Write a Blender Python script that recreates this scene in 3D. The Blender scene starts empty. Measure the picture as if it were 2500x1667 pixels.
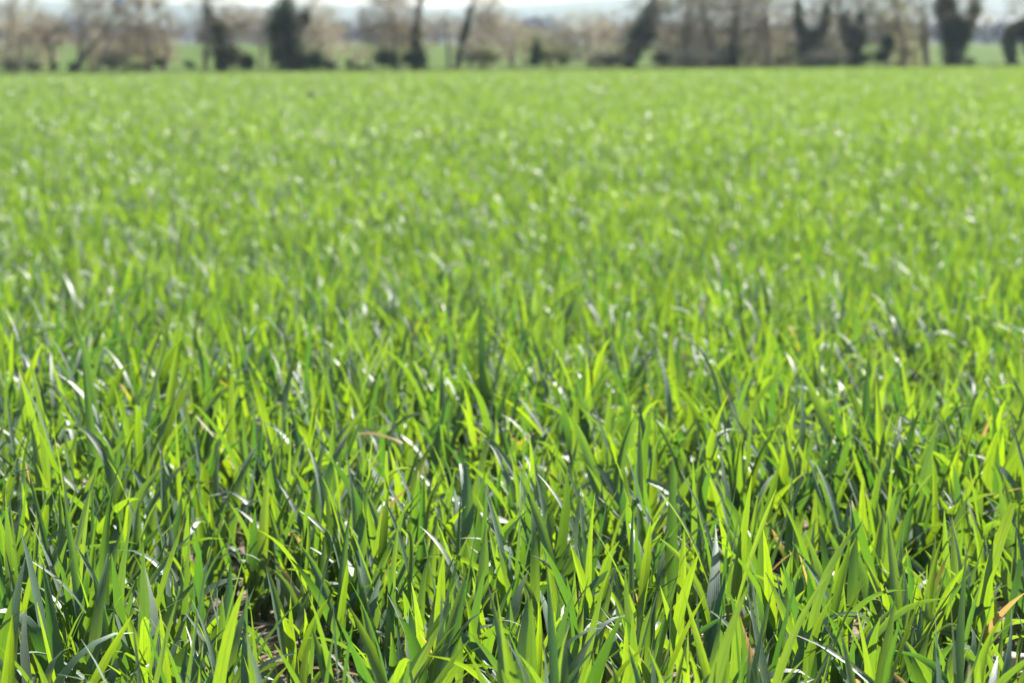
import bpy, math, random
import numpy as np
from mathutils import Vector, Matrix

S = bpy.context.scene
C = S.collection
rng = np.random.default_rng(7)
random.seed(7)

# ------------------------------------------------------------------ camera
EYE = 0.50                       # camera height above the soil
F_PX = 6009.0                    # focal length in photo pixels (photo 2500 x 1667)
HORIZON = 148.5                  # photo row of the eye level
PITCH = math.atan((833.5 - HORIZON) / F_PX)
cd = bpy.data.cameras.new('camera')
cam = bpy.data.objects.new('camera', cd); C.objects.link(cam)
cd.sensor_width = 22.3; cd.lens = 53.6
cam.location = (0, 0, EYE)
cam.rotation_euler = (math.pi / 2 - PITCH, 0, 0)
cd.clip_start = 0.05; cd.clip_end = 20000
cd.dof.use_dof = True; cd.dof.focus_distance = 1.78; cd.dof.aperture_fstop = 8.0
S.camera = cam

# ------------------------------------------------------------------ sky, sun, exposure
SUN_EL, SUN_AZ = math.radians(43), math.radians(46)       # azimuth clockwise from the view direction (+Y)
w = bpy.data.worlds.new('World'); S.world = w; w.use_nodes = True
wn = w.node_tree.nodes; wl = w.node_tree.links
sky = wn.new('ShaderNodeTexSky'); sky.sky_type = 'NISHITA'; sky.sun_disc = False
sky.sun_elevation = SUN_EL; sky.sun_rotation = SUN_AZ
sky.air_density = 1.0; sky.dust_density = 1.2; sky.ozone_density = 1.0
wl.new(sky.outputs[0], wn['Background'].inputs[0]); wn['Background'].inputs[1].default_value = 0.05
sd = bpy.data.lights.new('sun', 'SUN'); sd.energy = 5.0; sd.angle = math.radians(0.5); sd.color = (1, 0.95, 0.86)
sun = bpy.data.objects.new('sun', sd); C.objects.link(sun)
sdir = Vector((math.sin(SUN_AZ) * math.cos(SUN_EL), math.cos(SUN_AZ) * math.cos(SUN_EL), math.sin(SUN_EL)))
sun.rotation_euler = sdir.to_track_quat('Z', 'Y').to_euler(); sun.location = (0, 0, 30)
S.view_settings.view_transform = 'Standard'; S.view_settings.look = 'None'
S.view_settings.exposure = 1.9; S.view_settings.gamma = 1
S.cycles.max_bounces = 8; S.cycles.transmission_bounces = 6; S.cycles.diffuse_bounces = 2

# ------------------------------------------------------------------ helpers
def at(px, py, Y):
    """world point that the photo shows at pixel (px, py), at distance Y ahead"""
    cx, cy = (px - 1250) / F_PX, (833.5 - py) / F_PX
    cp, sp = math.cos(PITCH), math.sin(PITCH)
    d = np.array([cx, cp + cy * sp, -sp + cy * cp])
    return d * (Y / d[1]) + np.array([0, 0, EYE])

def sm(x, a, b):
    t = np.clip((np.asarray(x, float) - a) / (b - a), 0, 1)
    return t * t * (3 - 2 * t)

def vnoise(x, y, seed=0):
    """smooth value noise in 0..1"""
    x = np.asarray(x, float); y = np.asarray(y, float)
    xi = np.floor(x).astype(np.int64); yi = np.floor(y).astype(np.int64)
    fx = x - xi; fy = y - yi
    fx = fx * fx * (3 - 2 * fx); fy = fy * fy * (3 - 2 * fy)
    def h(i, j):
        n = (i * 374761393 + j * 668265263 + seed * 144269) & 0xffffffff
        n = ((n ^ (n >> 13)) * 1274126177) & 0xffffffff
        return ((n ^ (n >> 16)) & 0xffff) / 65535.0
    return (h(xi, yi) * (1 - fx) + h(xi + 1, yi) * fx) * (1 - fy) + (h(xi, yi + 1) * (1 - fx) + h(xi + 1, yi + 1) * fx) * fy

RIDGE_X = np.array([-2500, -400, 0, 300, 530, 640, 800, 1050, 1250, 1400, 1550, 2000, 2500, 3200, 5000])
RIDGE_P = np.array([20, 10, 14, 12, 26, 30, 22, 26, 18, 9, 1, -6, 2, 10, 20])
def terrain(x, y):
    x = np.asarray(x, float); y = np.asarray(y, float)
    z = 0.0076 * np.clip(x, -60, 60) * sm(y, 15, 150) * (1 - sm(y, 175, 380))
    z = z + (0.05 * (vnoise(x * .03, y * .06, 3) - .5)) * sm(y, 12, 40) * (1 - sm(y, 135, 150))
    z = z - .22 * sm(y, 1.7, 8)
    z = z + 3.35 * np.clip((y - 172) / 230, 0, 1) + 2.0 * sm(y, 400, 800)
    px = 1250 + x / np.maximum(y, 1) * F_PX
    ridge = (HORIZON - np.interp(px, RIDGE_X, RIDGE_P)) / F_PX * 3000
    fold = 6 * (vnoise(x * .004 + 9, y * .004, 5) - .5)
    z = z + (ridge - 5 + fold * (y > 900)) * sm(y, 700, 3000) * np.where(y > 3000, 1.0, 1.0) * (1 - .6 * sm(y, 3000, 4800))
    return z

def mesh_np(name, V, Q, mats, attrs=None, smooth=True, mi=None):
    """mesh from numpy vertices and a list of face arrays (all the same corner count per array)"""
    me = bpy.data.meshes.new(name)
    V = np.ascontiguousarray(V, np.float32)
    if not isinstance(Q, (list, tuple)): Q = [Q]
    me.vertices.add(len(V)); me.vertices.foreach_set('co', V.ravel())
    loops = np.concatenate([q.ravel() for q in Q]).astype(np.int32)
    tot = np.concatenate([np.full(len(q), q.shape[1]) for q in Q]).astype(np.int32)
    start = np.concatenate([[0], np.cumsum(tot)[:-1]]).astype(np.int32)
    me.loops.add(len(loops)); me.loops.foreach_set('vertex_index', loops)
    me.polygons.add(len(tot)); me.polygons.foreach_set('loop_start', start)
    me.polygons.foreach_set('use_smooth', np.full(len(tot), smooth))
    for m in (mats if isinstance(mats, (list, tuple)) else [mats]): me.materials.append(m)
    if mi is not None: me.polygons.foreach_set('material_index', np.ascontiguousarray(mi, np.int32))
    for k, a in (attrs or {}).items():
        at_ = me.attributes.new(k, 'FLOAT_VECTOR', 'POINT')
        at_.data.foreach_set('vector', np.ascontiguousarray(a, np.float32).ravel())
    me.update(calc_edges=True)
    return me

def put(name, me, parent=None, loc=None):
    o = bpy.data.objects.new(name, me); C.objects.link(o)
    if parent is not None: o.parent = parent
    if loc is not None: o.location = loc
    return o

def tag(o, label=None, cat=None, group=None, kind=None):
    if label: o['label'] = label
    if cat: o['category'] = cat
    if group: o['group'] = group
    if kind: o['kind'] = kind
    return o

def empty(name, loc, label, cat, group=None):
    o = bpy.data.objects.new(name, None); C.objects.link(o)
    o.location = loc; o.empty_display_size = .1
    return tag(o, label, cat, group)

# ------------------------------------------------------------------ materials
class NT:
    def __init__(s, name):
        s.m = bpy.data.materials.new(name); s.m.use_nodes = True
        s.t = s.m.node_tree; s.t.nodes.clear()
        s.out = s.t.nodes.new('ShaderNodeOutputMaterial')
    def n(s, typ, **kw):
        nd = s.t.nodes.new(typ)
        for k, v in kw.items():
            if k.startswith('_'): setattr(nd, k[1:], v)
            else:
                key = int(k[1:]) if k[0] == 'i' and k[1:].isdigit() else k.replace('__', ' ')
                s.put(nd.inputs[key], v)
        return nd
    def put(s, sock, v):
        if isinstance(v, bpy.types.NodeSocket): s.t.links.new(v, sock)
        else:
            if sock.type == 'RGBA' and len(v) == 3: v = (*v, 1)
            sock.default_value = v
    def math(s, op, a, b=0.0, c=0.0, clamp=False):
        nd = s.t.nodes.new('ShaderNodeMath'); nd.operation = op; nd.use_clamp = clamp
        for i, v in enumerate((a, b, c)): s.put(nd.inputs[i], v)
        return nd.outputs[0]
    def mix(s, f, a, b):
        nd = s.t.nodes.new('ShaderNodeMix'); nd.data_type = 'RGBA'
        s.put(nd.inputs[0], f); s.put(nd.inputs[6], a); s.put(nd.inputs[7], b)
        return nd.outputs[2]
    def noise(s, scale, detail=3, vec=None, rough=.55):
        nd = s.t.nodes.new('ShaderNodeTexNoise'); nd.inputs['Scale'].default_value = scale
        nd.inputs['Detail'].default_value = detail; nd.inputs['Roughness'].default_value = rough
        if vec is not None: s.t.links.new(vec, nd.inputs['Vector'])
        return nd.outputs[0]
    def ramp(s, f, stops):
        nd = s.t.nodes.new('ShaderNodeValToRGB'); s.put(nd.inputs[0], f)
        e = nd.color_ramp.elements
        while len(e) < len(stops): e.new(.5)
        for el, (p, c) in zip(e, stops): el.position = p; el.color = (*c, 1)
        return nd.outputs[0]
    def pos(s): return s.t.nodes.new('ShaderNodeNewGeometry').outputs['Position']
    def surf(s, sock): s.t.links.new(sock, s.out.inputs['Surface']); return s.m

def wheat_material():
    k = NT('wheat_leaf')
    a = k.n('ShaderNodeAttribute', _attribute_name='blade_pos'); b = k.n('ShaderNodeAttribute', _attribute_name='blade_age')
    sa = k.n('ShaderNodeSeparateXYZ', Vector=a.outputs['Vector']); sb = k.n('ShaderNodeSeparateXYZ', Vector=b.outputs['Vector'])
    u, v, r = sa.outputs; yel, dry, gla = sb.outputs
    # parallel veins: fine ribs across the blade and a pale midrib
    rib = k.math('SINE', k.math('MULTIPLY', u, 44.0))
    mid = k.math('SUBTRACT', 1.0, k.math('MULTIPLY', k.math('ABSOLUTE', k.math('SUBTRACT', u, .5)), 14.0), clamp=True)
    cmb = k.n('ShaderNodeCombineXYZ', X=k.math('MULTIPLY', u, 3.0), Y=k.math('MULTIPLY', v, 5.0), Z=k.math('MULTIPLY', r, 91.0))
    spot = k.noise(2.2, 4, cmb.outputs[0])
    fine = k.noise(14., 3, cmb.outputs[0])
    # transmitted and reflected greens, a little different on every blade
    tr = k.mix(r, (.042, .130, .010), (.300, .430, .004))
    tr = k.mix(k.math('MULTIPLY', k.math('ADD', rib, 1.0), .19), tr, (.055, .155, .005))
    tr = k.mix(k.math('MULTIPLY', mid, .6), tr, (.055, .14, .01))
    tr = k.mix(k.math('MULTIPLY', k.math('SUBTRACT', spot, .35), 1.1, clamp=True), tr, (.085, .195, .013))
    tr = k.mix(k.math('MULTIPLY', k.math('SUBTRACT', .3, v), 1.6, clamp=True), tr, (.20, .30, .04))
    re = k.mix(gla, (.024, .066, .020), (.098, .190, .128))
    re = k.mix(k.math('MULTIPLY', k.math('ADD', rib, 1.0), .17), re, (.13, .18, .145))
    re = k.mix(k.math('MULTIPLY', spot, .3), re, (.032, .085, .03))
    # yellowing from the tip down, dry bleached tips
    ym = k.math('ADD', k.math('MULTIPLY', k.math('SUBTRACT', v, k.math('SUBTRACT', 1.12, k.math('MULTIPLY', yel, 1.15))), 3.2), k.math('MULTIPLY', k.math('SUBTRACT', spot, .5), .9))
    ym = k.math('MULTIPLY', ym, k.math('GREATER_THAN', yel, .02), clamp=True)
    ycol = k.ramp(k.math('ADD', k.math('MULTIPLY', ym, .8), k.math('MULTIPLY', fine, .25)), [(0, (.30, .37, .02)), (.45, (.48, .38, .02)), (.8, (.46, .29, .035)), (1, (.33, .23, .10))])
    tr = k.mix(ym, tr, ycol)
    re = k.mix(k.math('MULTIPLY', ym, .8), re, k.mix(.35, ycol, (.2, .15, .04)))
    dm = k.math('MULTIPLY', k.math('SUBTRACT', v, k.math('SUBTRACT', 1.02, dry)), 9.0, clamp=True)
    dm = k.math('MULTIPLY', dm, k.math('GREATER_THAN', dry, .01))
    tr = k.mix(dm, tr, (.28, .23, .13)); re = k.mix(dm, re, (.33, .29, .21))
    bump = k.n('ShaderNodeBump', Strength=.22, Distance=.0004, Height=k.math('ADD', rib, k.math('MULTIPLY', fine, 1.2)))
    p = k.n('ShaderNodeBsdfPrincipled', Base__Color=re, Roughness=k.math('ADD', .40, k.math('MULTIPLY', fine, .2)), Normal=bump.outputs[0])
    p.inputs['Specular IOR Level'].default_value = 1.0
    p.inputs['Coat Weight'].default_value = .40; p.inputs['Coat Roughness'].default_value = .46
    t = k.n('ShaderNodeBsdfTranslucent', Color=tr)
    mx = k.n('ShaderNodeMixShader', i0=.50, i1=p.outputs[0], i2=t.outputs[0])
    return k.surf(mx.outputs[0])

def simple(name, c1, c2, scale, rough=.9, trans=None, tcol=None, bump=0, detail=4, spec=.3):
    k = NT(name)
    f = k.noise(scale, detail, k.pos())
    f = k.n('ShaderNodeMapRange', Value=f, i1=.3, i2=.7).outputs[0]
    col = k.mix(f, c1, c2)
    p = k.n('ShaderNodeBsdfPrincipled', Base__Color=col, Roughness=rough)
    p.inputs['Specular IOR Level'].default_value = spec
    if bump: k.put(p.inputs['Normal'], k.n('ShaderNodeBump', Strength=.8, Distance=bump, Height=k.noise(scale * 3, 5, k.pos())).outputs[0])
    if trans:
        t = k.n('ShaderNodeBsdfTranslucent', Color=tcol)
        return k.surf(k.n('ShaderNodeMixShader', i0=trans, i1=p.outputs[0], i2=t.outputs[0]).outputs[0])
    return k.surf(p.outputs[0])

def soil_material():
    k = NT('soil')
    P = k.pos()
    a = k.noise(9, 6, P); b = k.noise(70, 5, P); c = k.noise(300, 3, P)
    col = k.ramp(k.math('ADD', k.math('MULTIPLY', a, .5), k.math('MULTIPLY', b, .5)), [(.3, (.050, .034, .022)), (.52, (.115, .082, .056)), (.7, (.19, .15, .11))])
    col = k.mix(k.math('MULTIPLY', k.math('GREATER_THAN', c, .60), .6), col, (.30, .26, .21))
    bp = k.n('ShaderNodeBump', Strength=1.0, Distance=.006, Height=k.math('ADD', b, k.math('MULTIPLY', c, .5)))
    return k.surf(k.n('ShaderNodeBsdfPrincipled', Base__Color=col, Roughness=.95, Normal=bp.outputs[0]).outputs[0])

def hills_material():
    k = NT('hill_fields')
    P = k.pos()
    mp = k.n('ShaderNodeMapping', Vector=P); mp.inputs['Scale'].default_value = (.0035, .0022, 0)
    vo = k.n('ShaderNodeTexVoronoi', Vector=mp.outputs[0], Scale=1.0)
    sp = k.n('ShaderNodeSeparateColor', i0=vo.outputs['Color'])
    col = k.ramp(sp.outputs[0], [(0, (0.018, 0.037, 0.045)), (.3, (0.028, 0.052, 0.050)), (.5, (0.035, 0.056, 0.062)), (.7, (0.091, 0.100, 0.106)), (.85, (0.019, 0.035, 0.045)), (1, (0.032, 0.056, 0.056))])  # blue of distance haze painted into the field colours
    for el in k.t.nodes:
        if el.bl_idname == 'ShaderNodeValToRGB': el.color_ramp.interpolation = 'CONSTANT'
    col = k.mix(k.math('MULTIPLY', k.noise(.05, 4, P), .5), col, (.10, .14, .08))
    return k.surf(k.n('ShaderNodeBsdfPrincipled', Base__Color=col, Roughness=1.0).outputs[0])

M_WHEAT = wheat_material()
M_SOIL = soil_material()
M_STEM = simple('wheat_stem', (0.085, 0.156, 0.058), (0.156, 0.215, 0.117), 60, .5, .25, (0.195, 0.325, 0.033))
M_MEADOW = simple('meadow_grass', (.032, .066, .005), (.048, .082, .008), .12, 1.0, spec=.1)
M_HILLS = hills_material()
M_STRAW = simple('dead_straw', (0.240, 0.168, 0.096), (0.464, 0.400, 0.296), 40, .8, .2, (0.400, 0.320, 0.160))
M_STONE = simple('stone', (0.165, 0.150, 0.128), (0.315, 0.292, 0.262), 40, .85, bump=.002)
M_BARK = simple('bark', (0.126, 0.113, 0.095), (0.216, 0.193, 0.162), 3, .95)
M_TWIG = simple('bare_twigs', (0.323, 0.292, 0.198), (0.459, 0.418, 0.301), .6, .95)
M_TWIG_DARK = simple('dark_bare_twigs', (0.224, 0.192, 0.120), (0.337, 0.292, 0.189), .6, .95)
M_TWIG_BUD = simple('budding_twigs', (0.331, 0.317, 0.158), (0.446, 0.418, 0.245), .6, .95)
M_IVY = simple('ivy_leaves', (0.013, 0.043, 0.029), (0.032, 0.085, 0.039), 1.2, .7, .15, (0.054, 0.137, 0.019), spec=.06)
M_BUSH = simple('bramble_leaves', (0.070, 0.098, 0.038), (0.133, 0.154, 0.070), .9, .8, .3, (0.154, 0.210, 0.049))
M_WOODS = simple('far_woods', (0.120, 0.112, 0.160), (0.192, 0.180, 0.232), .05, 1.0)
M_BLUE = simple('blue_plastic', (.10, .24, .62), (.16, .32, .70), 2, .5)

# ------------------------------------------------------------------ ground, meadow, hills
def sheet(name, ys, xhalf, nx, mat, label, cat, extra=None):
    ys = np.asarray(ys, float); s = np.linspace(-1, 1, nx)
    s = np.sign(s) * np.abs(s) ** 1.4
    X = s[None, :] * np.array([xhalf(y) for y in ys])[:, None]; Y = np.repeat(ys[:, None], nx, 1)
    Z = terrain(X, Y)
    if extra is not None: Z = Z + extra(X, Y)
    V = np.stack([X, Y, Z], -1).reshape(-1, 3)
    i = np.arange(len(ys) - 1)[:, None] * nx + np.arange(nx - 1)[None, :]
    Q = np.stack([i, i + 1, i + nx + 1, i + nx], -1).reshape(-1, 4)
    o = put(name, mesh_np(name, V, Q, mat)); tag(o, label, cat, kind='structure'); return o
def clods(X, Y):
    near = 1 - sm(Y, 6, 12)
    return near * (.012 * (vnoise(X * 22, Y * 22, 1) - .5) + .010 * (vnoise(X * 60, Y * 60, 2) - .5)) - .004
ys = np.concatenate([np.linspace(-12, .6, 12), np.linspace(.7, 5, 210), np.geomspace(5.1, 172, 130)])
ground = sheet('ground', ys, lambda y: max(1.3, .45 * y + .6) if .5 < y < 6 else 12 + abs(y) * 1.2, 220, M_SOIL, 'crumbly brown soil showing between the wheat plants', 'ground', clods)
sheet('meadow', np.linspace(171.5, 640, 60), lambda y: 12 + y * 1.25, 80, M_MEADOW, 'bright green pasture rising beyond the row of trees', 'meadow', lambda X, Y: -.01 * (Y < 172))
sheet('hills', np.geomspace(636, 5200, 90), lambda y: 12 + y * 1.2, 180, M_HILLS, 'pale hazy hills with fields on the skyline', 'hills', lambda X, Y: -.05 * (Y < 650))

# ------------------------------------------------------------------ wheat
SEG_PROFILE = lambda t: np.minimum(.50 + .50 * np.clip(t / .28, 0, 1) ** .7, 1.0) * np.clip(1 - t ** 2.6, 0, 1) ** .92

def blades(d, segs, across):
    """d: dict of per-blade arrays; returns verts, quads, attrs"""
    N = len(d['az'])
    t = np.linspace(0, 1, segs + 1)[None, :]
    th = d['lean'][:, None] + d['bend'][:, None] * t ** 1.7
    thm = (th[:, 1:] + th[:, :-1]) / 2
    ds = (d['len'] / segs)[:, None]
    h = np.concatenate([np.zeros((N, 1)), np.cumsum(np.sin(thm) * ds, 1)], 1)
    z = np.concatenate([np.zeros((N, 1)), np.cumsum(np.cos(thm) * ds, 1)], 1)
    az = d['az'][:, None] + d['curl'][:, None] * t
    ca, sa = np.cos(az), np.sin(az)
    cen = d['base'][:, None, :] + np.stack([h * ca, h * sa, z], -1)
    tan = np.stack([np.sin(th) * ca, np.sin(th) * sa, np.cos(th)], -1)
    side0 = np.stack([-sa, ca, np.zeros_like(sa)], -1)
    nr0 = np.cross(tan, side0)
    ph = (d['tw0'][:, None] + d['tw'][:, None] * t)[..., None]
    side = np.cos(ph) * side0 + np.sin(ph) * nr0
    nr = np.cross(tan, side)
    wv = SEG_PROFILE(t * d['cut'][:, None]) * d['wid'][:, None] / 2
    wv[:, -1] = np.maximum(wv[:, -1], .0002)
    s = np.linspace(-1, 1, across + 1)
    wob = 1 + .05 * np.sin(t * 23 + d['rnd'][:, None] * 40)
    V = cen[:, :, None, :] + side[:, :, None, :] * (s[None, None, :, None] * (wv * wob)[:, :, None, None]) \
        + nr[:, :, None, :] * (np.abs(s)[None, None, :, None] * (wv * d['fold'][:, None])[:, :, None, None])
    u = np.broadcast_to((s + 1)[None, None, :] / 2, V.shape[:3]); v = np.broadcast_to((t * d['cut'][:, None])[:, :, None], V.shape[:3])
    r = np.broadcast_to(d['rnd'][:, None, None], V.shape[:3])
    A = np.stack([u, v, r], -1)
    B = np.broadcast_to(np.stack([d['yel'], d['dry'], d['gla']], -1)[:, None, None, :], V.shape)
    na = across + 1; per = (segs + 1) * na
    i = (np.arange(segs)[:, None] * na + np.arange(across)[None, :]).ravel()
    q = np.stack([i, i + 1, i + na + 1, i + na], -1)
    Q = (np.arange(N)[:, None, None] * per + q[None]).reshape(-1, 4)
    return V, Q, A, B

# thin or bare spots seen in the photo: (px, py of the canopy there, radius m, strength)
def canopy_pt(px, py):
    cx, cy = (px - 1250) / F_PX, (833.5 - py) / F_PX
    cp, sp = math.cos(PITCH), math.sin(PITCH)
    d = np.array([cx, cp + cy * sp, -sp + cy * cp]); k = (EYE - .10) / -d[2]
    return d[0] * k, d[1] * k
GAPS = [(*canopy_pt(a, b), r, s) for a, b, r, s in [
    (2380, 800, .34, .9), (1450, 740, .30, .6), (1560, 715, .26, .5), (2440, 1500, .10, .9), (1010, 1060, .11, .7), (480, 1290, .09, .8),
    (640, 1480, .09, .7), (2150, 1340, .07, .5), (700, 1440, .07, .6), (2010, 1240, .07, .5), (1180, 1480, .07, .4), (250, 1000, .08, .4),
    (900, 780, .3, .35), (430, 700, .28, .5), (2150, 1020, .10, .5), (1560, 1540, .08, .5), (60, 1520, .08, .4), (1900, 1600, .10, .6)]]
def thin(x, y):
    g = np.zeros_like(x)
    for gx, gy, r, s in GAPS: g = np.maximum(g, s * np.exp(-(((x - gx) / r) ** 2 + ((y - gy) / (r * 1.5)) ** 2)))
    return g

def scatter(y0, y1, dens, margin):
    """random plant spots in the wedge in front of the camera, evenly dense"""
    n = int(dens * sum((2 * (.208 * y + margin + .03 * y)) * (y1 - y0) / 200 for y in np.linspace(y0, y1, 200)))
    hw1 = .238 * y1 + margin
    Y = rng.uniform(y0, y1, int(n * 2.6)); X = rng.uniform(-hw1, hw1, len(Y))
    k = np.abs(X) < .238 * Y + margin
    return X[k][:n], Y[k][:n]

def leaf_params(x, y, per, scale=1.0, wscale=1.0):
    """blade parameters for plants at x, y with `per` leaves each; index of the plant in 'pid'"""
    n = len(x); g = thin(x, y)
    cl = vnoise(x * 4.5, y * 4.5, 11) * .5 + vnoise(x * 1.3, y * 1.3, 12) * .3 + vnoise(x * .35, y * .35, 13) * .2
    band = vnoise(x * .3 + 5, y * 1.0, 17) - .5
    vig = (.70 + .64 * cl + .26 * band) * (1 - .33 * g) * rng.normal(1, .10, n).clip(.7, 1.3)
    pid = np.repeat(np.arange(n), per); m = len(pid)
    age = np.tile(np.arange(per), n) / max(per - 1, 1)         # 0 = newest, upright; 1 = oldest, lowest
    j = lambda lo, hi: rng.uniform(lo, hi, m)
    paz = rng.uniform(0, 2 * np.pi, n)
    d = {}
    d['pid'] = pid
    d['az'] = paz[pid] + age * 9.4 + rng.normal(0, .5, m)
    d['len'] = (j(.080, .148) * (1 - .18 * age)) * vig[pid] * scale
    d['wid'] = j(.0066, .0134) * (1 - .1 * age) * (.75 + .25 * vig[pid]) * wscale
    d['lean'] = np.abs(rng.normal(.11, .13, m)) + .45 * age ** 1.5 * j(.4, 1.2)
    d['bend'] = np.abs(rng.normal(.12, .30, m)) + (rng.random(m) < np.where(y[pid] > 2.6, .32, .15)) * j(.4, 1.6) + .7 * age * j(0, 1) * (1 + (rng.random(m) < .16) * 1.2)
    d['curl'] = rng.normal(0, .35, m)
    d['tw0'] = rng.normal(0, .35, m); d['tw'] = rng.normal(0, 1.1, m)
    d['fold'] = j(.05, .5)
    d['cut'] = np.where(rng.random(m) < .015, j(.7, .88), 1.0)
    d['rnd'] = rng.random(m)
    old = (age > .6) & (rng.random(m) < .13)
    d['yel'] = np.where(old, .15 + .85 * rng.random(m) ** 1.8, np.where(rng.random(m) < .05, j(.06, .25), 0))
    d['dry'] = np.where(rng.random(m) < .16, j(.03, .14), 0)
    d['gla'] = np.clip(np.where(rng.random(m) < .45, rng.normal(.95, .15, m), rng.normal(.3, .2, m)), 0, 1.1)
    d['wid'] = d['wid'] * np.where(d['yel'] > .5, .7, 1)
    hgt = j(.012, .055) * (1 - .75 * age) * vig[pid] * scale
    off = rng.normal(0, .007, (m, 2))
    d['cut'] = np.where(y[pid] < 1.5, 1.0, d['cut'])
    d['base'] = np.stack([x[pid] + off[:, 0], y[pid] + off[:, 1], terrain(x, y)[pid] + hgt], -1)
    d['hgt'] = hgt
    d['g'] = g[pid]
    return d
def sub(d, k): return {a: b[k] for a, b in d.items()}

def stems(bx, by, bz, tx, ty, tz, r=.0016, sides=5):
    n = len(bx); a = np.arange(sides) * 2 * np.pi / sides
    ring = np.stack([np.cos(a), np.sin(a), 0 * a], -1)
    lo = np.stack([bx, by, bz], -1)[:, None] + ring[None] * r; hi = np.stack([tx, ty, tz], -1)[:, None] + ring[None] * r * .85
    V = np.concatenate([lo, hi], 1)
    q = np.array([[i, (i + 1) % sides, sides + (i + 1) % sides, sides + i] for i in range(sides)])
    return V, (np.arange(n)[:, None, None] * 2 * sides + q[None]).reshape(-1, 4)

# near field: the largest plants are objects, everything else is one mass
DENS = 500
x, y = scatter(.75, 4.6, DENS, .75)
keep = (rng.random(len(x)) > thin(x, y) * .5) & ((y > 1.22) | (np.abs(x) > .42) | (y < .9)) & (rng.random(len(x)) < .5 + .9 * vnoise(x * 7, y * 7, 19))
x, y = x[keep], y[keep]
PER = 7
D = leaf_params(x, y, PER)
# how large each plant shows: the height of it that falls inside the frame
def project(P):
    cp, sp = math.cos(PITCH), math.sin(PITCH)
    dx, dy, dz = P[..., 0], P[..., 1], P[..., 2] - EYE
    dep = dy * cp - dz * sp; up = dy * sp + dz * cp
    return 1250 + dx / dep * F_PX, 833.5 - up / dep * F_PX
Vn, Qn, An, Bn = blades(D, 12, 4)
pu, pv = project(Vn.reshape(len(x), -1, 3))
ok = (pu > 0) & (pu < 2500) & (pv > 0) & (pv < 1667)
frac = ok.mean(1)
top = np.clip(pv.min(1), 0, 1667)
score = np.where(frac > .35, frac * 1.0 / y, 0)
near = np.sort(np.argsort(-score)[:300])
near_set = np.zeros(len(x), bool); near_set[near] = True

# the mass: remaining near plants, then coarser plants further out
VV, QQ, AA, BB, off = [], [], [], [], 0
def add_mass(V, Q, A, B):
    global off
    V = V.reshape(-1, 3); VV.append(V); QQ.append(Q + off); AA.append(A.reshape(-1, 3)); BB.append(B.reshape(-1, 3)); off += len(V)
add_mass(*blades(sub(D, ~near_set[D['pid']]), 8, 2))
for y0, y1, dens, per, sc, ws, seg, ac in ((4.6, 9, 380, 6, 1.0, 1.0, 5, 2), (9, 18, 250, 6, .95, 1.15, 4, 1), (18, 45, 95, 6, .95, 1.7, 3, 1), (45, 151, 22, 5, 1.0, 3.4, 2, 1)):
    xx, yy = scatter(y0, y1, dens, .9)
    k = rng.random(len(xx)) > thin(xx, yy) * .8
    P_ = leaf_params(xx[k], yy[k], per, sc, ws); P_['bend'] = P_['bend'] * (1.0 if y1 < 10 else 1.4)
    P_['rnd'] = P_['rnd'] ** (1.0 if y1 < 10 else .7 if y1 < 20 else .45)  # farther blades coloured brighter, standing in for lit tips at a glancing view
    if y1 > 20: P_['gla'] = np.clip(P_['gla'] + .3, 0, 1.2); P_['lean'] = P_['lean'] * 1.25  # sheen of the distant crop put into the colour as paler blades
    add_mass(*blades(P_, seg, ac))
mass = put('wheat_plants', mesh_np('wheat_plants', np.concatenate(VV), np.concatenate(QQ), M_WHEAT, {'blade_pos': np.concatenate(AA), 'blade_age': np.concatenate(BB)}))
tag(mass, 'dense young green wheat crop filling the whole field to the trees', 'wheat', kind='stuff')

# individual plants in the sharp front of the field
per_blade = Vn.shape[1] * Vn.shape[2]
Qb = Qn[:12 * 4]
ztop = terrain(x, y)
col_px = np.median(pu, 1); near_label = {}
cols = ('far left', 'left of centre', 'centre', 'right of centre', 'far right')
rows = ('along the bottom of the view', 'in the middle of the sharp zone', 'at the back of the sharp zone')
ybands = np.quantile(y[near], [1 / 3, 2 / 3]); yel_p = D['yel'].reshape(-1, PER); hi_p = Vn.reshape(len(x), -1, 3)[..., 2].max(1)
for ci in range(5):
    for ri in range(3):
        z_ = [p for p in near if min(4, max(0, int(col_px[p] // 500))) == ci and np.searchsorted(ybands, y[p]) == ri]
        if not z_: continue
        for p in z_: near_label[p] = 'slender green wheat plant ' + rows[ri] + ', ' + cols[ci]
        ye = [p for p in z_ if yel_p[p].max() > .5]
        for p in ye: near_label[p] = 'wheat plant with a yellowing blade ' + rows[ri] + ', ' + cols[ci]
        tall = max(z_, key=lambda p: hi_p[p] - ztop[p]); near_label[tall] = 'tallest wheat plant ' + rows[ri] + ', ' + cols[ci]
for p in near:
    sl = slice(p * PER, (p + 1) * PER)
    o = empty('wheat_plant', (x[p], y[p], ztop[p]), near_label[p], 'wheat plant', 'wheat plants in the sharp front of the field')
    org = np.array([x[p], y[p], ztop[p]])
    for b in range(p * PER, (p + 1) * PER):
        me = mesh_np('leaf', Vn[b].reshape(-1, 3) - org, Qb, M_WHEAT, {'blade_pos': An[b].reshape(-1, 3), 'blade_age': Bn[b].reshape(-1, 3)})
        put('leaf', me, o)
    ba = D['base'][sl] - org
    sv, sq = stems(ba[:, 0] * .3, ba[:, 1] * .3, 0 * ba[:, 0] - .004, ba[:, 0], ba[:, 1], ba[:, 2] + .002)
    put('stem', mesh_np('stem', sv.reshape(-1, 3), sq, M_STEM), o)


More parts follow.
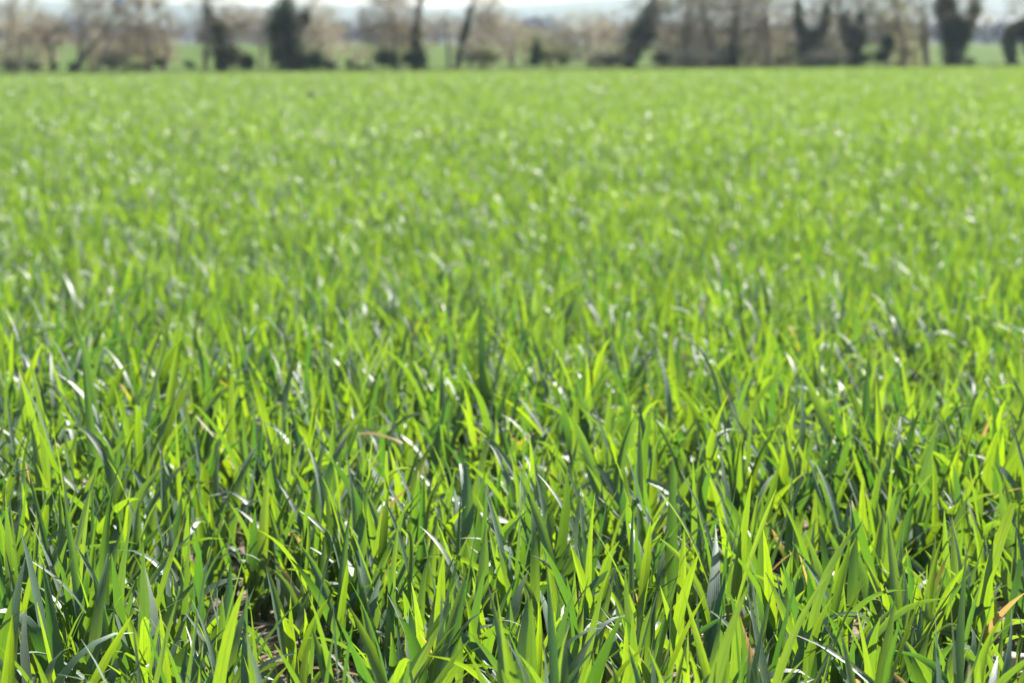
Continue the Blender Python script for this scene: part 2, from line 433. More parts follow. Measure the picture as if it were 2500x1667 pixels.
# ------------------------------------------------------------------ litter, stones, dead leaves on the soil
n = 5200
lx, ly = scatter(.9, 5.0, 520, .6); n = len(lx)
L = dict(az=rng.uniform(0, 6.28, n), len=rng.uniform(.02, .10, n), wid=rng.uniform(.0015, .006, n), lean=rng.normal(1.5, .10, n), bend=rng.normal(.05, .3, n),
         curl=rng.normal(0, .6, n), tw0=rng.uniform(0, 3, n), tw=rng.normal(0, 1.2, n), fold=rng.uniform(0, .5, n), cut=rng.uniform(.6, 1, n), rnd=rng.random(n),
         yel=np.zeros(n), dry=np.ones(n), gla=np.ones(n), base=np.stack([lx, ly, terrain(lx, ly) + clods(lx, ly) + rng.uniform(.003, .014, n)], -1))
v_, q_, a_, b_ = blades(L, 4, 1)
tag(put('straw_litter', mesh_np('straw_litter', v_.reshape(-1, 3), q_, M_STRAW)), 'scattered dead straw lying on the soil between the wheat', 'straw', kind='stuff')

def stone_mesh(r, seed):
    me = bpy.data.meshes.new('stone')
    import bmesh
    bm = bmesh.new(); bmesh.ops.create_icosphere(bm, subdivisions=4, radius=1)
    rs = np.random.default_rng(seed); dirs = rs.normal(size=(9, 3)); dirs /= np.linalg.norm(dirs, axis=1)[:, None]; dd = rs.uniform(.55, .9, 9)
    for v in bm.verts:
        p = np.array(v.co)
        for dv, dk in zip(dirs, dd):
            e = p @ dv - dk
            if e > 0: p = p - dv * e * .85
        p = p * (1 + .05 * math.sin(p[0] * 9 + seed) * math.sin(p[1] * 8)) * np.array([1, .8, .65])
        v.co = p * r
    for f in bm.faces: f.smooth = True
    bm.to_mesh(me); bm.free(); me.materials.append(M_STONE); return me
def ground_pt(px, py):
    cx, cy = (px - 1250) / F_PX, (833.5 - py) / F_PX
    cp, sp = math.cos(PITCH), math.sin(PITCH)
    d = np.array([cx, cp + cy * sp, -sp + cy * cp]); k = (EYE - .03) / -d[2]
    return d[0] * k, d[1] * k
gx, gy = ground_pt(2472, 1560)
tag(put('stone', stone_mesh(.021, 4), loc=(gx, gy, .008)), 'pale grey stone on the soil at the lower right corner', 'stone')
gx, gy = scatter(1.0, 5.0, 90, .5)
sv, sq, so = [], [], 0
base = stone_mesh(1.0, 21); bv = np.empty(len(base.vertices) * 3); base.vertices.foreach_get('co', bv); bv = bv.reshape(-1, 3)
bq = np.array([list(p.vertices) for p in base.polygons])
bpy.data.meshes.remove(base)
for a, b in zip(gx, gy):
    th = rng.uniform(0, 6.28); c_, s_ = math.cos(th), math.sin(th); r = rng.uniform(.003, .011)
    R_ = np.array([[c_, -s_, 0], [s_, c_, 0], [0, 0, 1]])
    sv.append((bv @ R_.T) * r + [a, b, float(terrain(a, b)) + r * .3]); sq.append(bq + so); so += len(bv)
tag(put('gravel', mesh_np('gravel', np.concatenate(sv), np.concatenate(sq), M_STONE)), 'small pebbles strewn over the soil under the wheat', 'gravel', kind='stuff')

def one_blade(name, px, py, z, length, wid, az, lean, bend, mat, label, cat, dry=1.0, yel=0.0, tw=.4):
    X, Y = canopy_pt(px, py)
    a = lambda v: np.array([float(v)])
    d = dict(az=a(az), len=a(length), wid=a(wid), lean=a(lean), bend=a(bend), curl=a(.3), tw0=a(.2), tw=a(tw), fold=a(.35), cut=a(1), rnd=a(.4), yel=a(yel), dry=a(dry), gla=a(.7), base=np.array([[0, 0, 0.]]))
    v, q, A, B = blades(d, 14, 4)
    o = put(name, mesh_np(name, v.reshape(-1, 3), q, mat, {'blade_pos': A.reshape(-1, 3), 'blade_age': B.reshape(-1, 3)}), loc=(X, Y, z)); tag(o, label, cat); return o
one_blade('dead_leaf', 980, 1050, .085, .055, .014, 2.6, 1.25, .5, M_STRAW, 'bleached white dead leaf caught among the wheat left of centre', 'dead leaf')

# ------------------------------------------------------------------ trees beyond the field
TY = 157.0
def tubes(P0, P1, r0, r1, sides=3, bow=.08):
    """bent tapered twigs from P0 to P1"""
    N = len(P0); ax = P1 - P0; ln = np.linalg.norm(ax, axis=1, keepdims=True); ax = ax / np.maximum(ln, 1e-6)
    ref = np.where(np.abs(ax[:, 2:3]) < .9, [[0, 0, 1.]], [[1., 0, 0]])
    s1 = np.cross(ax, ref); s1 /= np.linalg.norm(s1, axis=1, keepdims=True); s2 = np.cross(ax, s1)
    mid = (P0 + P1) / 2 + rng.normal(0, bow, (N, 3)) * ln
    a = np.arange(sides) * 2 * np.pi / sides
    V = np.stack([c[:, None, :] + (np.cos(a)[None, :, None] * s1[:, None, :] + np.sin(a)[None, :, None] * s2[:, None, :]) * rr[:, None, None]
                  for c, rr in ((P0, r0), (mid, (r0 + r1) / 2), (P1, r1))], 1)
    q = np.array([[k * sides + i, k * sides + (i + 1) % sides, (k + 1) * sides + (i + 1) % sides, (k + 1) * sides + i] for k in range(2) for i in range(sides)])
    return V.reshape(-1, 3), (np.arange(N)[:, None, None] * 3 * sides + q[None]).reshape(-1, 4)

def polytube(P, R, sides=9):
    """one continuous tapered stem through the points P"""
    P = np.asarray(P, float); R = np.asarray(R, float)
    t = np.linspace(0, len(P) - 1, (len(P) - 1) * 5 + 1)
    def cr(A, t):
        i = np.clip(t.astype(int), 0, len(A) - 2); f = (t - i).reshape(-1, *([1] * (A.ndim - 1)))
        p0 = A[np.maximum(i - 1, 0)]; p1 = A[i]; p2 = A[i + 1]; p3 = A[np.minimum(i + 2, len(A) - 1)]
        return .5 * (2 * p1 + (p2 - p0) * f + (2 * p0 - 5 * p1 + 4 * p2 - p3) * f ** 2 + (3 * p1 - p0 - 3 * p2 + p3) * f ** 3)
    Cn = cr(P, t); Rn = np.maximum(np.interp(t, np.arange(len(R)), R), .004)
    a = np.arange(sides) * 2 * np.pi / sides
    knob = 1 + .14 * np.sin(a[None, :] * 3 + t[:, None] * 2.1) * np.sin(t[:, None] * 3.7 + a[None, :])
    V = Cn[:, None, :] + np.stack([np.cos(a), np.sin(a), 0 * a], -1)[None] * (Rn[:, None] * knob)[..., None]
    i = np.arange(len(t) - 1)[:, None] * sides + np.arange(sides)[None, :]; j = np.arange(len(t) - 1)[:, None] * sides + (np.arange(sides)[None, :] + 1) % sides
    Q = np.stack([i, j, j + sides, i + sides], -1).reshape(-1, 4)
    cap = len(V.reshape(-1, 3)); V = np.concatenate([V.reshape(-1, 3), Cn[-1:] + [[0, 0, Rn[-1]]]])
    l = (len(t) - 1) * sides
    tri = np.array([[l + m, l + (m + 1) % sides, cap] for m in range(sides)])
    return V, [Q, tri], Cn

def leaf_cloud(P, size):
    """small folded leaf faces at the points P, every one turned its own way"""
    N = len(P); a = rng.normal(size=(N, 3)); a /= np.linalg.norm(a, axis=1, keepdims=True)
    b = np.cross(a, rng.normal(size=(N, 3))); b /= np.linalg.norm(b, axis=1, keepdims=True)
    sz = (size * rng.uniform(.6, 1.4, N))[:, None]; nn = np.cross(a, b)
    V = np.stack([P - a * sz, P - b * sz * .62 + nn * sz * .18, P + a * sz, P + b * sz * .62 + nn * sz * .18], 1).reshape(-1, 3)
    return V, np.arange(4 * N).reshape(-1, 4)

def in_ellipsoid(n, c, r, shell=.55):
    v = rng.normal(size=(n, 3)); v /= np.linalg.norm(v, axis=1, keepdims=True)
    return c + v * (rng.random((n, 1)) ** (shell)) * r

def tree(name, label, cat, stems=(), ivy=(), crowns=(), mounds=(), Y=TY, twig=None, bark=None, leaf=None, group='bare and ivy-clad trees along the far edge of the field'):
    """stems: lists of (px, py, radius px); ivy the same with the ivy's half width; crowns: (px, py, rx, ry, twigs); mounds: leafy ellipses (px, py, rx, ry, density)"""
    m = Y / F_PX; twig = twig or M_TWIG; bark = bark or M_BARK; leaf = leaf or M_IVY
    bx = stems[0][0][0] if stems else (mounds[0][0] if mounds else crowns[0][0])
    X0 = (bx - 1250) * m; base = np.array([X0, Y, float(terrain(X0, Y))])
    root = empty(name, tuple(base), label, cat, group)
    def pts(path):
        dy = np.cumsum(rng.normal(0, .12, len(path)))
        P = []
        for i, (px, py, r) in enumerate(path):
            if py is None: Xg = (px - 1250) * m; P.append(np.array([Xg, Y, float(terrain(Xg, Y)) - .12]))
            else:
                q = at(px, py, Y); q[1] += dy[i]; P.append(q)
        return np.array(P)
    nodes = []
    for path in stems:
        P = pts(path)
        V, Q, Cn = polytube(P - base, [p[2] * m for p in path])
        nodes.append(Cn[len(Cn) // 4:])
        put('trunk', mesh_np('trunk', V, Q, bark), root)
    if not nodes: nodes = [np.array([[0, 0, .05], [.1, 0, .05], [-.1, .05, .05]])]
    nodes = np.concatenate(nodes)
    if crowns:
        VV, QQ, o = [], [], 0
        for (px, py, rx, ry, nt) in crowns:
            c = at(px, py, Y) - base; r = np.array([rx, rx * .85, ry]) * m
            lev = nodes
            for cnt, r0, r1 in ((max(6, nt // 70), .035, .018), (max(20, nt // 9), .017, .010), (int(nt * 4.6), .0095, .0055)):
                T = in_ellipsoid(cnt, c, r * (1.65 if cnt == int(nt * 4.6) else 1.15), .85 if cnt == int(nt * 4.6) else .5); T[:, 2] = np.maximum(T[:, 2], .08)
                w_ = T[:, None, :] - lev[None, :, :]
                cost = np.linalg.norm(w_, axis=2) + .5 * np.maximum(-w_[..., 2], 0)
                k = cost.argmin(1)
                V, Q = tubes(lev[k], T, np.full(cnt, r0), np.full(cnt, r1)); VV.append(V); QQ.append(Q + o); o += len(V)
                f = rng.uniform(.35, 1, (cnt, 1)); lev = np.concatenate([lev, lev[k] * (1 - f) + T * f, T])
                if len(lev) > 700: lev = lev[rng.choice(len(lev), 700, False)]
        put('crown', mesh_np('crown', np.concatenate(VV), np.concatenate(QQ), twig), root)
    LP = []
    for path in ivy:
        P = pts(path) - base; R = np.array([p[2] for p in path]) * m * 1.25
        for i in range(len(P) - 1):
            ln = np.linalg.norm(P[i + 1] - P[i]); n_ = int(700 * ln * (R[i] + R[i + 1]) + 60)
            f = rng.random((n_, 1)); rr = R[i] + (R[i + 1] - R[i]) * f
            wob = .65 + .7 * vnoise(f[:, 0] * ln * 1.6 + i * 7 + bx, f[:, 0] * 0 + bx, 8)[:, None]
            v = rng.normal(size=(n_, 3)); v /= np.linalg.norm(v, axis=1, keepdims=True)
            LP.append(P[i] + (P[i + 1] - P[i]) * f + v * rr * wob * rng.random((n_, 1)) ** .45)
    for (px, py, rx, ry, dens) in mounds:
        c = at(px, py, Y) - base; r = np.array([rx, rx * .8, ry]) * m
        nc = 14; cc = in_ellipsoid(nc, c, r * .72, .4); n_ = int(dens * 1100 * r[0] * r[2] * 3.2 + 120)
        k = rng.integers(0, nc, n_); p = cc[k] + rng.normal(0, .22, (n_, 3)) * r * 1.1
        p[:, 2] = np.maximum(p[:, 2], .03); LP.append(p)
    if LP:
        V, Q = leaf_cloud(np.concatenate(LP), .075)
        put('ivy' if leaf is M_IVY and stems else 'foliage', mesh_np('ivy', V, Q, leaf, smooth=False), root)
    return root
G0 = None        # a stem point on the ground

tree('bare_tree', 'thin pale bare tree at the far left edge of the treeline', 'tree', [[(22, G0, 4), (26, 100, 3), (30, 40, 2)]], crowns=[(35, 55, 62, 75, 420), (30, -60, 60, 60, 260)])
tree('bramble_bush', 'low brown bramble bush at the far left end of the field edge', 'bush', mounds=[(34, 158, 28, 16, .55)], crowns=[(40, 150, 40, 22, 260)], leaf=M_BUSH, group='bushes along the far edge of the field', Y=154)
tree('small_bare_tree', 'small dark twiggy tree left of the leaning trunk', 'tree', [[(134, G0, 6), (128, 130, 4), (118, 95, 2.5)]], crowns=[(112, 85, 42, 42, 420)], mounds=[(130, 162, 12, 9, .7)], twig=M_TWIG_DARK)
tree('low_bush', 'low olive bush between the far left bramble and the small twiggy tree', 'bush', mounds=[(82, 163, 26, 8, .8)], group='bushes along the far edge of the field', leaf=M_BUSH, Y=154)
tree('leaning_tree', 'bare tree with a thick trunk leaning steeply to the right', 'tree', [[(176, G0, 10), (212, 128, 8), (250, 90, 6), (285, 30, 3)], [(196, G0, 5), (200, 90, 4), (206, 30, 2.5)], [(228, G0, 5), (262, 112, 4), (276, 70, 2)]],
     crowns=[(232, 55, 58, 60, 700), (250, -40, 70, 60, 420)], mounds=[(185, 163, 20, 10, .5)])
tree('low_bush', 'olive bush between the leaning trunk and the round bare tree', 'bush', mounds=[(278, 150, 30, 20, .6)], crowns=[(275, 130, 34, 26, 160)], group='bushes along the far edge of the field', leaf=M_BUSH, Y=154)
tree('bare_tree', 'round-headed grey bare tree right of the leaning trunk', 'tree', [[(402, G0, 6), (410, 120, 5), (395, 70, 3), (380, 20, 2)], [(370, G0, 5), (365, 110, 4), (350, 50, 2)]], crowns=[(352, 72, 66, 62, 950), (350, -30, 50, 50, 200)], mounds=[(335, 160, 34, 9, .6), (388, 152, 16, 16, .5)], twig=M_TWIG_DARK)
tree('low_bush', 'small dark bush left of the thin straight trunk', 'bush', mounds=[(462, 160, 16, 10, .8)], group='bushes along the far edge of the field', Y=154)
tree('straight_bare_tree', 'very thin straight upright trunk standing left of the ivy-clad tree', 'tree', [[(506, G0, 6), (503, 90, 4.5), (500, 30, 3.5), (499, -60, 2)]], crowns=[(495, 20, 38, 60, 160), (500, -70, 45, 50, 160)])
tree('ivy_clad_tree', 'brownish ivy-clad tree bending left with an arching bare crown', 'tree', [[(540, G0, 8), (536, 100, 7), (518, 45, 4), (505, 5, 2)], [(556, G0, 5), (560, 110, 4), (580, 70, 2)]],
     ivy=[[(545, G0, 15), (536, 110, 17), (520, 55, 9), (508, 20, 5)]], crowns=[(545, 85, 50, 55, 560), (595, 42, 62, 26, 300), (530, -40, 50, 40, 160)], mounds=[(560, 135, 32, 32, .45), (540, 80, 20, 40, .4)], twig=M_TWIG_DARK)
tree('evergreen_bush', 'round dark evergreen bush left of the green gap', 'bush', mounds=[(603, 152, 24, 20, 1.2)], group='bushes along the far edge of the field', Y=155)
tree('ivy_clad_tree', 'tall black-green ivy-smothered tree right of the green gap', 'tree', [[(712, G0, 14), (690, 110, 12), (688, 60, 9), (700, 15, 5), (705, -50, 3)], [(705, 110, 6), (742, 45, 5), (768, 5, 3), (795, -60, 2)]],
     ivy=[[(720, G0, 30), (688, 118, 33), (685, 75, 36), (692, 30, 27), (700, 5, 12)], [(705, 100, 20), (735, 55, 10), (748, 32, 15)], [(735, G0, 30), (730, 145, 32), (700, 125, 28)]],
     crowns=[(770, 75, 50, 55, 420), (760, -20, 70, 50, 260)], mounds=[(775, 148, 38, 24, 1.0), (692, 70, 34, 52, .9), (745, 45, 18, 22, .7)])
tree('low_bush', 'low dark bush at the right foot of the ivy-smothered tree', 'bush', mounds=[(806, 161, 18, 9, 1.0)], group='bushes along the far edge of the field', Y=154)
tree('low_bush', 'small dark tuft of a bush left of the wide ivy mound', 'bush', mounds=[(852, 157, 9, 13, 1.0), (880, 164, 30, 4, 1.0)], group='bushes along the far edge of the field', Y=154)
tree('ivy_clad_tree', 'bare tree with a wide dark ivy mound at its foot and a slim ivy-clad stem', 'tree', [[(1035, G0, 9), (1014, 95, 7), (1018, 45, 5), (1032, -30, 3)], [(965, G0, 7), (965, 90, 5), (955, 30, 3)]],
     ivy=[[(1025, G0, 20), (1014, 95, 12), (1020, 40, 7), (1030, -10, 6)]], crowns=[(955, 60, 66, 55, 850), (960, -40, 70, 50, 300)], mounds=[(950, 142, 38, 25, 1.1), (1010, 145, 32, 22, 1.0)], twig=M_TWIG_DARK)
tree('thin_tree', 'thin short upright trunk left of the slim trunk leaning right', 'tree', [[(1098, G0, 5), (1094, 110, 4.5), (1090, 80, 3), (1088, 50, 1.5)]], crowns=[(1082, 62, 36, 30, 200)])
tree('thin_tree', 'slim dark trunk curving up to the right with small crown', 'tree', [[(1112, G0, 8), (1128, 115, 7), (1140, 60, 6), (1150, 20, 5), (1172, -40, 3)], [(1146, 50, 3), (1180, 32, 2.5), (1200, 10, 2)]],
     ivy=[[(1118, 150, 9), (1128, 110, 8), (1140, 60, 7), (1150, 18, 7)]], crowns=[(1185, 35, 38, 26, 260), (1180, -40, 60, 50, 200)])
tree('bramble_bush', 'wide olive bramble bush between the two slim trunks', 'bush', mounds=[(1180, 140, 48, 20, .5)], crowns=[(1180, 128, 50, 28, 260)], leaf=M_BUSH, group='bushes along the far edge of the field', Y=155)
tree('thin_tree', 'slim bent trunk leaning left beside the small evergreen', 'tree', [[(1258, G0, 6), (1240, 125, 5), (1222, 92, 4), (1205, 60, 2)]], crowns=[(1215, 72, 45, 40, 300)])
tree('evergreen_bush', 'small narrow dark evergreen standing in the middle of the treeline', 'bush', mounds=[(1312, 124, 14, 30, 1.2), (1306, 150, 20, 12, .9)], group='bushes along the far edge of the field', Y=154)
tree('willow_bush', 'yellow-green budding bush spraying out behind the small evergreen', 'bush', crowns=[(1312, 100, 40, 26, 380), (1360, 128, 50, 24, 360)], mounds=[(1350, 140, 44, 15, .3)], twig=M_TWIG_BUD, leaf=M_BUSH, group='bushes along the far edge of the field', Y=157)
tree('low_bush', 'small dark low bush right of the small narrow evergreen', 'bush', mounds=[(1376, 150, 14, 10, 1.0)], group='bushes along the far edge of the field', Y=153.5)
tree('bare_tree', 'grey hazy bare tree left of the dark tree leaning right', 'tree', [[(1440, G0, 5), (1436, 100, 4), (1430, 60, 2)]], crowns=[(1425, 82, 58, 42, 600)])
tree('bramble_bush', 'long olive bramble bush at the left foot of the dark leaning tree', 'bush', mounds=[(1480, 147, 52, 13, .7)], crowns=[(1470, 135, 60, 22, 220)], leaf=M_BUSH, group='bushes along the far edge of the field', Y=155)
tree('ivy_clad_tree', 'dark ivy-clad tree leaning right like a thick feather', 'tree', [[(1532, G0, 9), (1553, 110, 8), (1585, 60, 6), (1595, 15, 4), (1600, -50, 2)]],
     ivy=[[(1530, G0, 13), (1548, 115, 25), (1578, 65, 28), (1596, 20, 12), (1600, -20, 7)]], crowns=[(1580, 40, 44, 44, 300)], mounds=[(1495, 152, 26, 9, .8), (1572, 82, 30, 42, .7)])
tree('bramble_bush', 'green bramble bush at the right foot of the dark leaning tree', 'bush', mounds=[(1612, 142, 32, 16, .6)], leaf=M_BUSH, group='bushes along the far edge of the field', Y=155)
tree('bare_tree', 'broad tan bare tree right of the dark leaning tree', 'tree', [[(1680, G0, 8), (1676, 100, 6), (1680, 40, 4), (1690, -40, 2)]], crowns=[(1670, 80, 62, 72, 1000), (1690, -20, 80, 60, 560)])
tree('ivy_clad_tree', 'tan bare tree whose two stems are sleeved in dark ivy', 'tree', [[(1745, G0, 8), (1740, 110, 6), (1722, 60, 4), (1715, 10, 3)], [(1790, G0, 8), (1795, 90, 6), (1800, 40, 4), (1805, -30, 3)]],
     ivy=[[(1750, G0, 24), (1745, 130, 18)], [(1728, 80, 9), (1722, 60, 9)], [(1785, G0, 24), (1792, 100, 11), (1798, 40, 8)]], crowns=[(1775, 75, 78, 78, 1100), (1770, -30, 80, 60, 520)])
tree('bare_tree', 'tan bare tree filling the space left of the forked ivy tree', 'tree', [[(1872, G0, 7), (1876, 100, 5), (1870, 40, 4), (1860, -30, 2)]], crowns=[(1868, 85, 52, 66, 900), (1850, -10, 56, 60, 420)], mounds=[(1905, 150, 26, 9, .5)])
tree('ivy_clad_tree', 'ivy-clad tree forking low into a wide dark V', 'tree', [[(1985, G0, 10), (1962, 95, 7), (1946, 45, 5), (1948, -20, 3)], [(1990, 105, 7), (2010, 65, 5), (2022, 20, 3), (2030, -30, 2)]],
     ivy=[[(1985, G0, 30), (1965, 95, 18), (1947, 45, 9), (1948, 5, 6)], [(1985, 100, 18), (2012, 65, 9), (2022, 22, 8)]], mounds=[(1992, 128, 48, 30, .6), (1950, 45, 14, 42, .6), (2018, 40, 14, 36, .6)], crowns=[(1985, 130, 60, 30, 300), (1990, 30, 70, 40, 300), (1990, -50, 80, 50, 300)], twig=M_TWIG_DARK)
tree('ivy_clad_tree', 'ivy-clad tree with two dark prongs right of the wide V', 'tree', [[(2085, G0, 9), (2075, 95, 7), (2055, 50, 4), (2048, 10, 2)], [(2085, 100, 7), (2100, 65, 6), (2100, 20, 3), (2098, -40, 2)]],
     ivy=[[(2085, G0, 24), (2078, 95, 20), (2054, 45, 7)], [(2085, 105, 18), (2100, 70, 16), (2100, 30, 7)]], mounds=[(2088, 95, 32, 42, .8), (2060, 55, 14, 30, .5), (2090, 145, 40, 16, .8)], crowns=[(2075, 50, 60, 55, 420), (2080, -40, 70, 50, 260)], twig=M_TWIG)
tree('willow_tree', 'pale yellowish budding willow between the forked trees and thin pole', 'tree', [[(2200, G0, 8), (2205, 110, 6), (2190, 50, 4), (2180, -20, 3)], [(2165, G0, 6), (2150, 90, 4), (2150, 30, 3)]], crowns=[(2180, 65, 64, 66, 1300), (2175, -40, 75, 55, 500)], twig=M_TWIG_BUD)
tree('evergreen_bush', 'dark ivy bush leaning right under the pale willow', 'bush', mounds=[(2150, 138, 22, 18, 1.2), (2172, 108, 18, 22, 1.0)], group='bushes along the far edge of the field', Y=154.5)
tree('ivy_clad_tree', 'slim dark ivy-sleeved pole of a tree standing alone left of the big right-hand tree', 'tree', [[(2259, G0, 6), (2259, 100, 5), (2256, 50, 3), (2254, 5, 2)], [(2259, 80, 3), (2285, 72, 2.5), (2310, 78, 2)]],
     ivy=[[(2259, G0, 7), (2259, 110, 8), (2260, 70, 8)]], crowns=[(2256, 35, 22, 32, 90)])
tree('ivy_clad_tree', 'broad dark ivy-clad tree spreading into a Y near the right edge', 'tree', [[(2325, G0, 18), (2325, 80, 16), (2308, 30, 9), (2298, -40, 5)], [(2340, 90, 10), (2370, 55, 7), (2388, 5, 4), (2395, -40, 2)]],
     ivy=[[(2322, G0, 25), (2328, 110, 32), (2322, 60, 34), (2306, 20, 22), (2300, -30, 15)], [(2340, 110, 20), (2368, 60, 13), (2384, 15, 10)]], crowns=[(2350, 30, 60, 45, 260), (2320, -50, 80, 50, 320)], mounds=[(2368, 150, 18, 10, .3), (2335, 80, 46, 52, .8), (2310, 15, 30, 36, .7), (2380, 25, 20, 36, .6)], twig=M_TWIG_DARK)
tree('ivy_clad_tree', 'dark arching ivy-clad tree cut by the right edge', 'tree', [[(2468, G0, 8), (2460, 100, 7), (2478, 72, 6), (2530, 45, 4)], [(2515, G0, 6), (2505, 110, 5), (2490, 85, 4)]],
     ivy=[[(2468, G0, 18), (2460, 100, 15), (2482, 72, 17), (2535, 55, 28)], [(2520, G0, 8), (2500, 105, 8)]], mounds=[(2505, 75, 42, 26, .8), (2470, 95, 16, 40, .6)], crowns=[(2530, 20, 60, 50, 260)])
for bx_, lab in ((1700, 'dim low scrub under the broad tan bare tree'), (2020, 'dark scrub filling the foot between the two forked ivy trees')):
    tree('low_bush', lab, 'bush', mounds=[(bx_, 150, 44, 9, .8)], crowns=[(bx_, 140, 50, 20, 200)], group='bushes along the far edge of the field', Y=154, leaf=M_BUSH if bx_ < 1800 else None)

BG = 'leafless thickets between the trees along the far edge of the field'
for (cx_, cy_, rx_, ry_, nt_, tw_, lab) in (
    (70, 95, 75, 55, 420, M_TWIG, 'hazy brown thicket behind the far left bramble'),
    (335, 128, 80, 34, 420, M_TWIG_DARK, 'brown thicket around the foot of the round-headed bare tree'),
    (235, 125, 40, 40, 240, M_TWIG, 'reddish tan thicket just right of the leaning trunk'),
    (650, 70, 36, 40, 120, M_TWIG, 'thin pale thicket left of the ivy-smothered tree above the green gap'),
    (790, 100, 46, 50, 420, M_TWIG, 'pale tan thicket right of the tall ivy-smothered tree'),
    (885, 130, 46, 28, 120, M_TWIG, 'sparse pale thicket before the wide ivy mound'),
    (1000, 95, 52, 50, 300, M_TWIG_DARK, 'dusky thicket wrapped round the slim ivy-clad stem'),
    (1165, 95, 56, 44, 260, M_TWIG, 'mauve-brown thicket right of the trunk curving up to the right'),
    (1265, 105, 40, 42, 220, M_TWIG, 'thin thicket left of the small narrow evergreen'),
    (1500, 95, 46, 50, 300, M_TWIG_DARK, 'grey thicket touching the left side of the dark leaning tree'),
    (1640, 115, 50, 44, 420, M_TWIG, 'tan thicket right of the dark leaning tree'),
    (1720, 115, 60, 44, 420, M_TWIG_DARK, 'dim thicket left of the two ivy-sleeved stems'),
    (1835, 120, 60, 42, 480, M_TWIG, 'tan thicket right of the two ivy-sleeved stems'),
    (1935, 110, 36, 56, 320, M_TWIG, 'grey thicket against the left arm of the wide dark V'),
    (2035, 105, 30, 56, 320, M_TWIG, 'grey thicket between the wide V and the two-pronged ivy tree'),
    (2215, 125, 44, 40, 420, M_TWIG_BUD, 'pale budding thicket at the foot of the yellowish willow')):
    tree('thicket', lab, 'thicket', stems=[[(cx_ - rx_ * .3, G0, 4), (cx_ - rx_ * .25, cy_, 2.5), (cx_ - rx_ * .2, cy_ - ry_ * .6, 1)], [(cx_ + rx_ * .3, G0, 3), (cx_ + rx_ * .35, cy_, 2)]],
         crowns=[(cx_, cy_, rx_, ry_, int(nt_ * 1.3))], twig=tw_, group=BG, Y=160)

# rough grass on the field margin
n = 42000
gx = rng.uniform(-46, 46, n); gy = rng.uniform(150.5, 163, n)
k = rng.random(n) < .25 + .75 * vnoise(gx * .35, gy * .3, 31); gx, gy = gx[k], gy[k]; n = len(gx)
Lg = dict(az=rng.uniform(0, 6.28, n), len=rng.uniform(.12, .38, n), wid=rng.uniform(.03, .06, n), lean=rng.uniform(.05, .5, n), bend=rng.uniform(0, .9, n), curl=rng.normal(0, .4, n), tw0=rng.uniform(0, 3, n),
          tw=rng.normal(0, .5, n), fold=np.zeros(n), cut=np.ones(n), rnd=rng.random(n), yel=np.zeros(n), dry=np.zeros(n), gla=rng.random(n), base=np.stack([gx, gy, terrain(gx, gy) - .01], -1))
v_, q_, a_, b_ = blades(Lg, 2, 1)
tag(put('rough_grass', mesh_np('rough_grass', v_.reshape(-1, 3), q_, M_BUSH)), 'strip of rough grass under the trees along the field edge', 'grass', kind='stuff')

# a weed clump in the far field, a blue scrap in the branches
wx, wy = canopy_pt(762, 200)
wy = 42.0; wx = (762 - 1250) / F_PX * wy
rt = empty('weed_clump', (wx, wy, float(terrain(wx, wy))), 'lone dark weed clump poking out of the far wheat left of centre', 'weed')
p = in_ellipsoid(200, np.array([0, 0, .16]), np.array([.055, .055, .06]), .5); V, Q = leaf_cloud(p, .018); put('foliage', mesh_np('foliage', V, Q, M_BUSH, smooth=False), rt)
V, Q = tubes(np.zeros((9, 3)), in_ellipsoid(9, np.array([0, 0, .2]), np.array([.06, .06, .05])), np.full(9, .005), np.full(9, .002)); put('stem', mesh_np('stem', V, Q, M_STEM), rt)
u_, v2 = np.meshgrid(np.linspace(-1, 1, 15), np.linspace(-1, 1, 19)); ang = u_ * 1.9
rad = .13 * (1 + .25 * np.sin(v2 * 4 + u_ * 3)) * (1 - .35 * v2 ** 2)
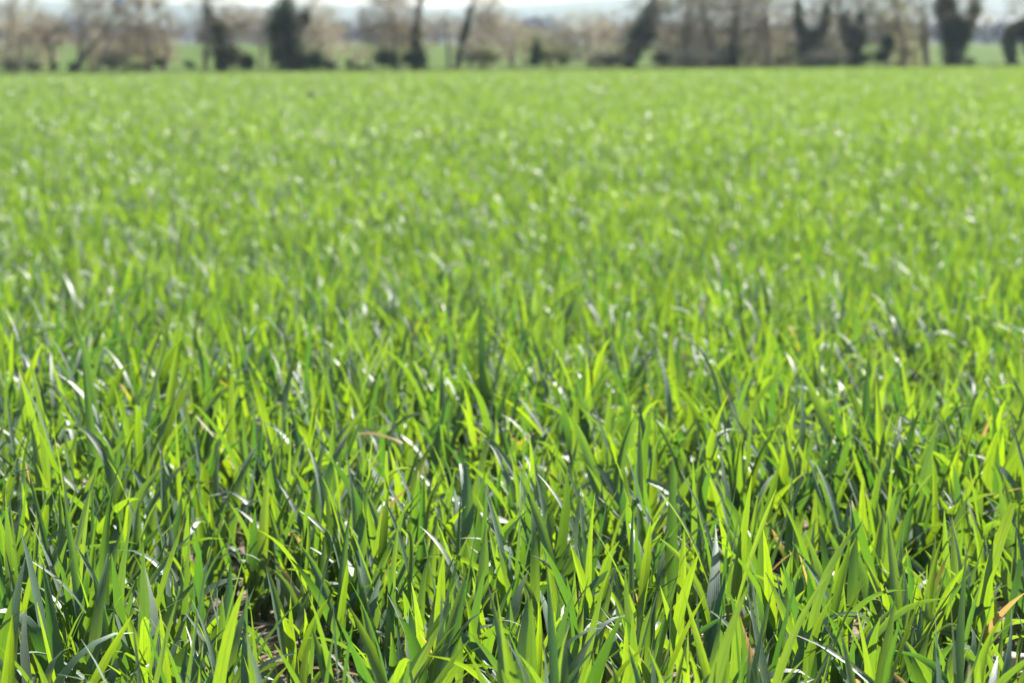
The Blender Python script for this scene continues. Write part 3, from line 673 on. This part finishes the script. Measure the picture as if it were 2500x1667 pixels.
V = np.stack([np.cos(ang) * rad * 1.6, np.sin(ang) * rad + .05 * np.sin(v2 * 7), v2 * .28 + .04 * np.cos(u_ * 9)], -1).reshape(-1, 3)
i_ = (np.arange(18)[:, None] * 15 + np.arange(14)[None, :]).ravel()
tag(put('plastic_scrap', mesh_np('plastic_scrap', V, np.stack([i_, i_ + 1, i_ + 16, i_ + 15], -1), M_BLUE), loc=tuple(at(290, 2, 156.0))), 'small bright blue scrap snagged high in the bare branches at upper left', 'plastic scrap')

# far woods: one purple-brown mass at the foot of the hills
P = []
for _ in range(620):
    Yw = rng.uniform(400, 640); Xw = rng.uniform(-1, 1) * (.3 * Yw + 30)
    hw = rng.uniform(3.2, 5.6) * (.75 + .6 * vnoise(Xw * .03, Yw * .02, 41)) * Yw / 500; zc = float(terrain(Xw, Yw))
    P.append(in_ellipsoid(70, np.array([Xw, Yw, zc + hw * .52]), np.array([hw * .5, hw * .5, hw * .52]), .45))
V, Q = leaf_cloud(np.concatenate(P), .42)
tag(put('woods', mesh_np('woods', V, Q, M_WOODS, smooth=False)), 'band of distant leafless purple-brown woodland below the hills', 'woodland', kind='stuff')

# ------------------------------------------------------------------ haze
import bmesh
bm = bmesh.new(); bmesh.ops.create_cube(bm, size=1)
for v in bm.verts: v.co = ((v.co.x) * 14000, -40 + (v.co.y + .5) * 5600, -8 + (v.co.z + .5) * 108)
me = bpy.data.meshes.new('haze'); bm.to_mesh(me); bm.free()
hm = bpy.data.materials.new('haze_air'); hm.use_nodes = True; hm.node_tree.nodes.clear()
ho = hm.node_tree.nodes.new('ShaderNodeOutputMaterial'); hv = hm.node_tree.nodes.new('ShaderNodeVolumePrincipled')
hv.inputs['Color'].default_value = (.72, .86, 1.0, 1); hv.inputs['Density'].default_value = .00013; hv.inputs['Anisotropy'].default_value = .3
hm.node_tree.links.new(hv.outputs[0], ho.inputs['Volume']); me.materials.append(hm)
tag(put('haze', me), 'thin pale haze hanging over the whole landscape', 'haze', kind='stuff')
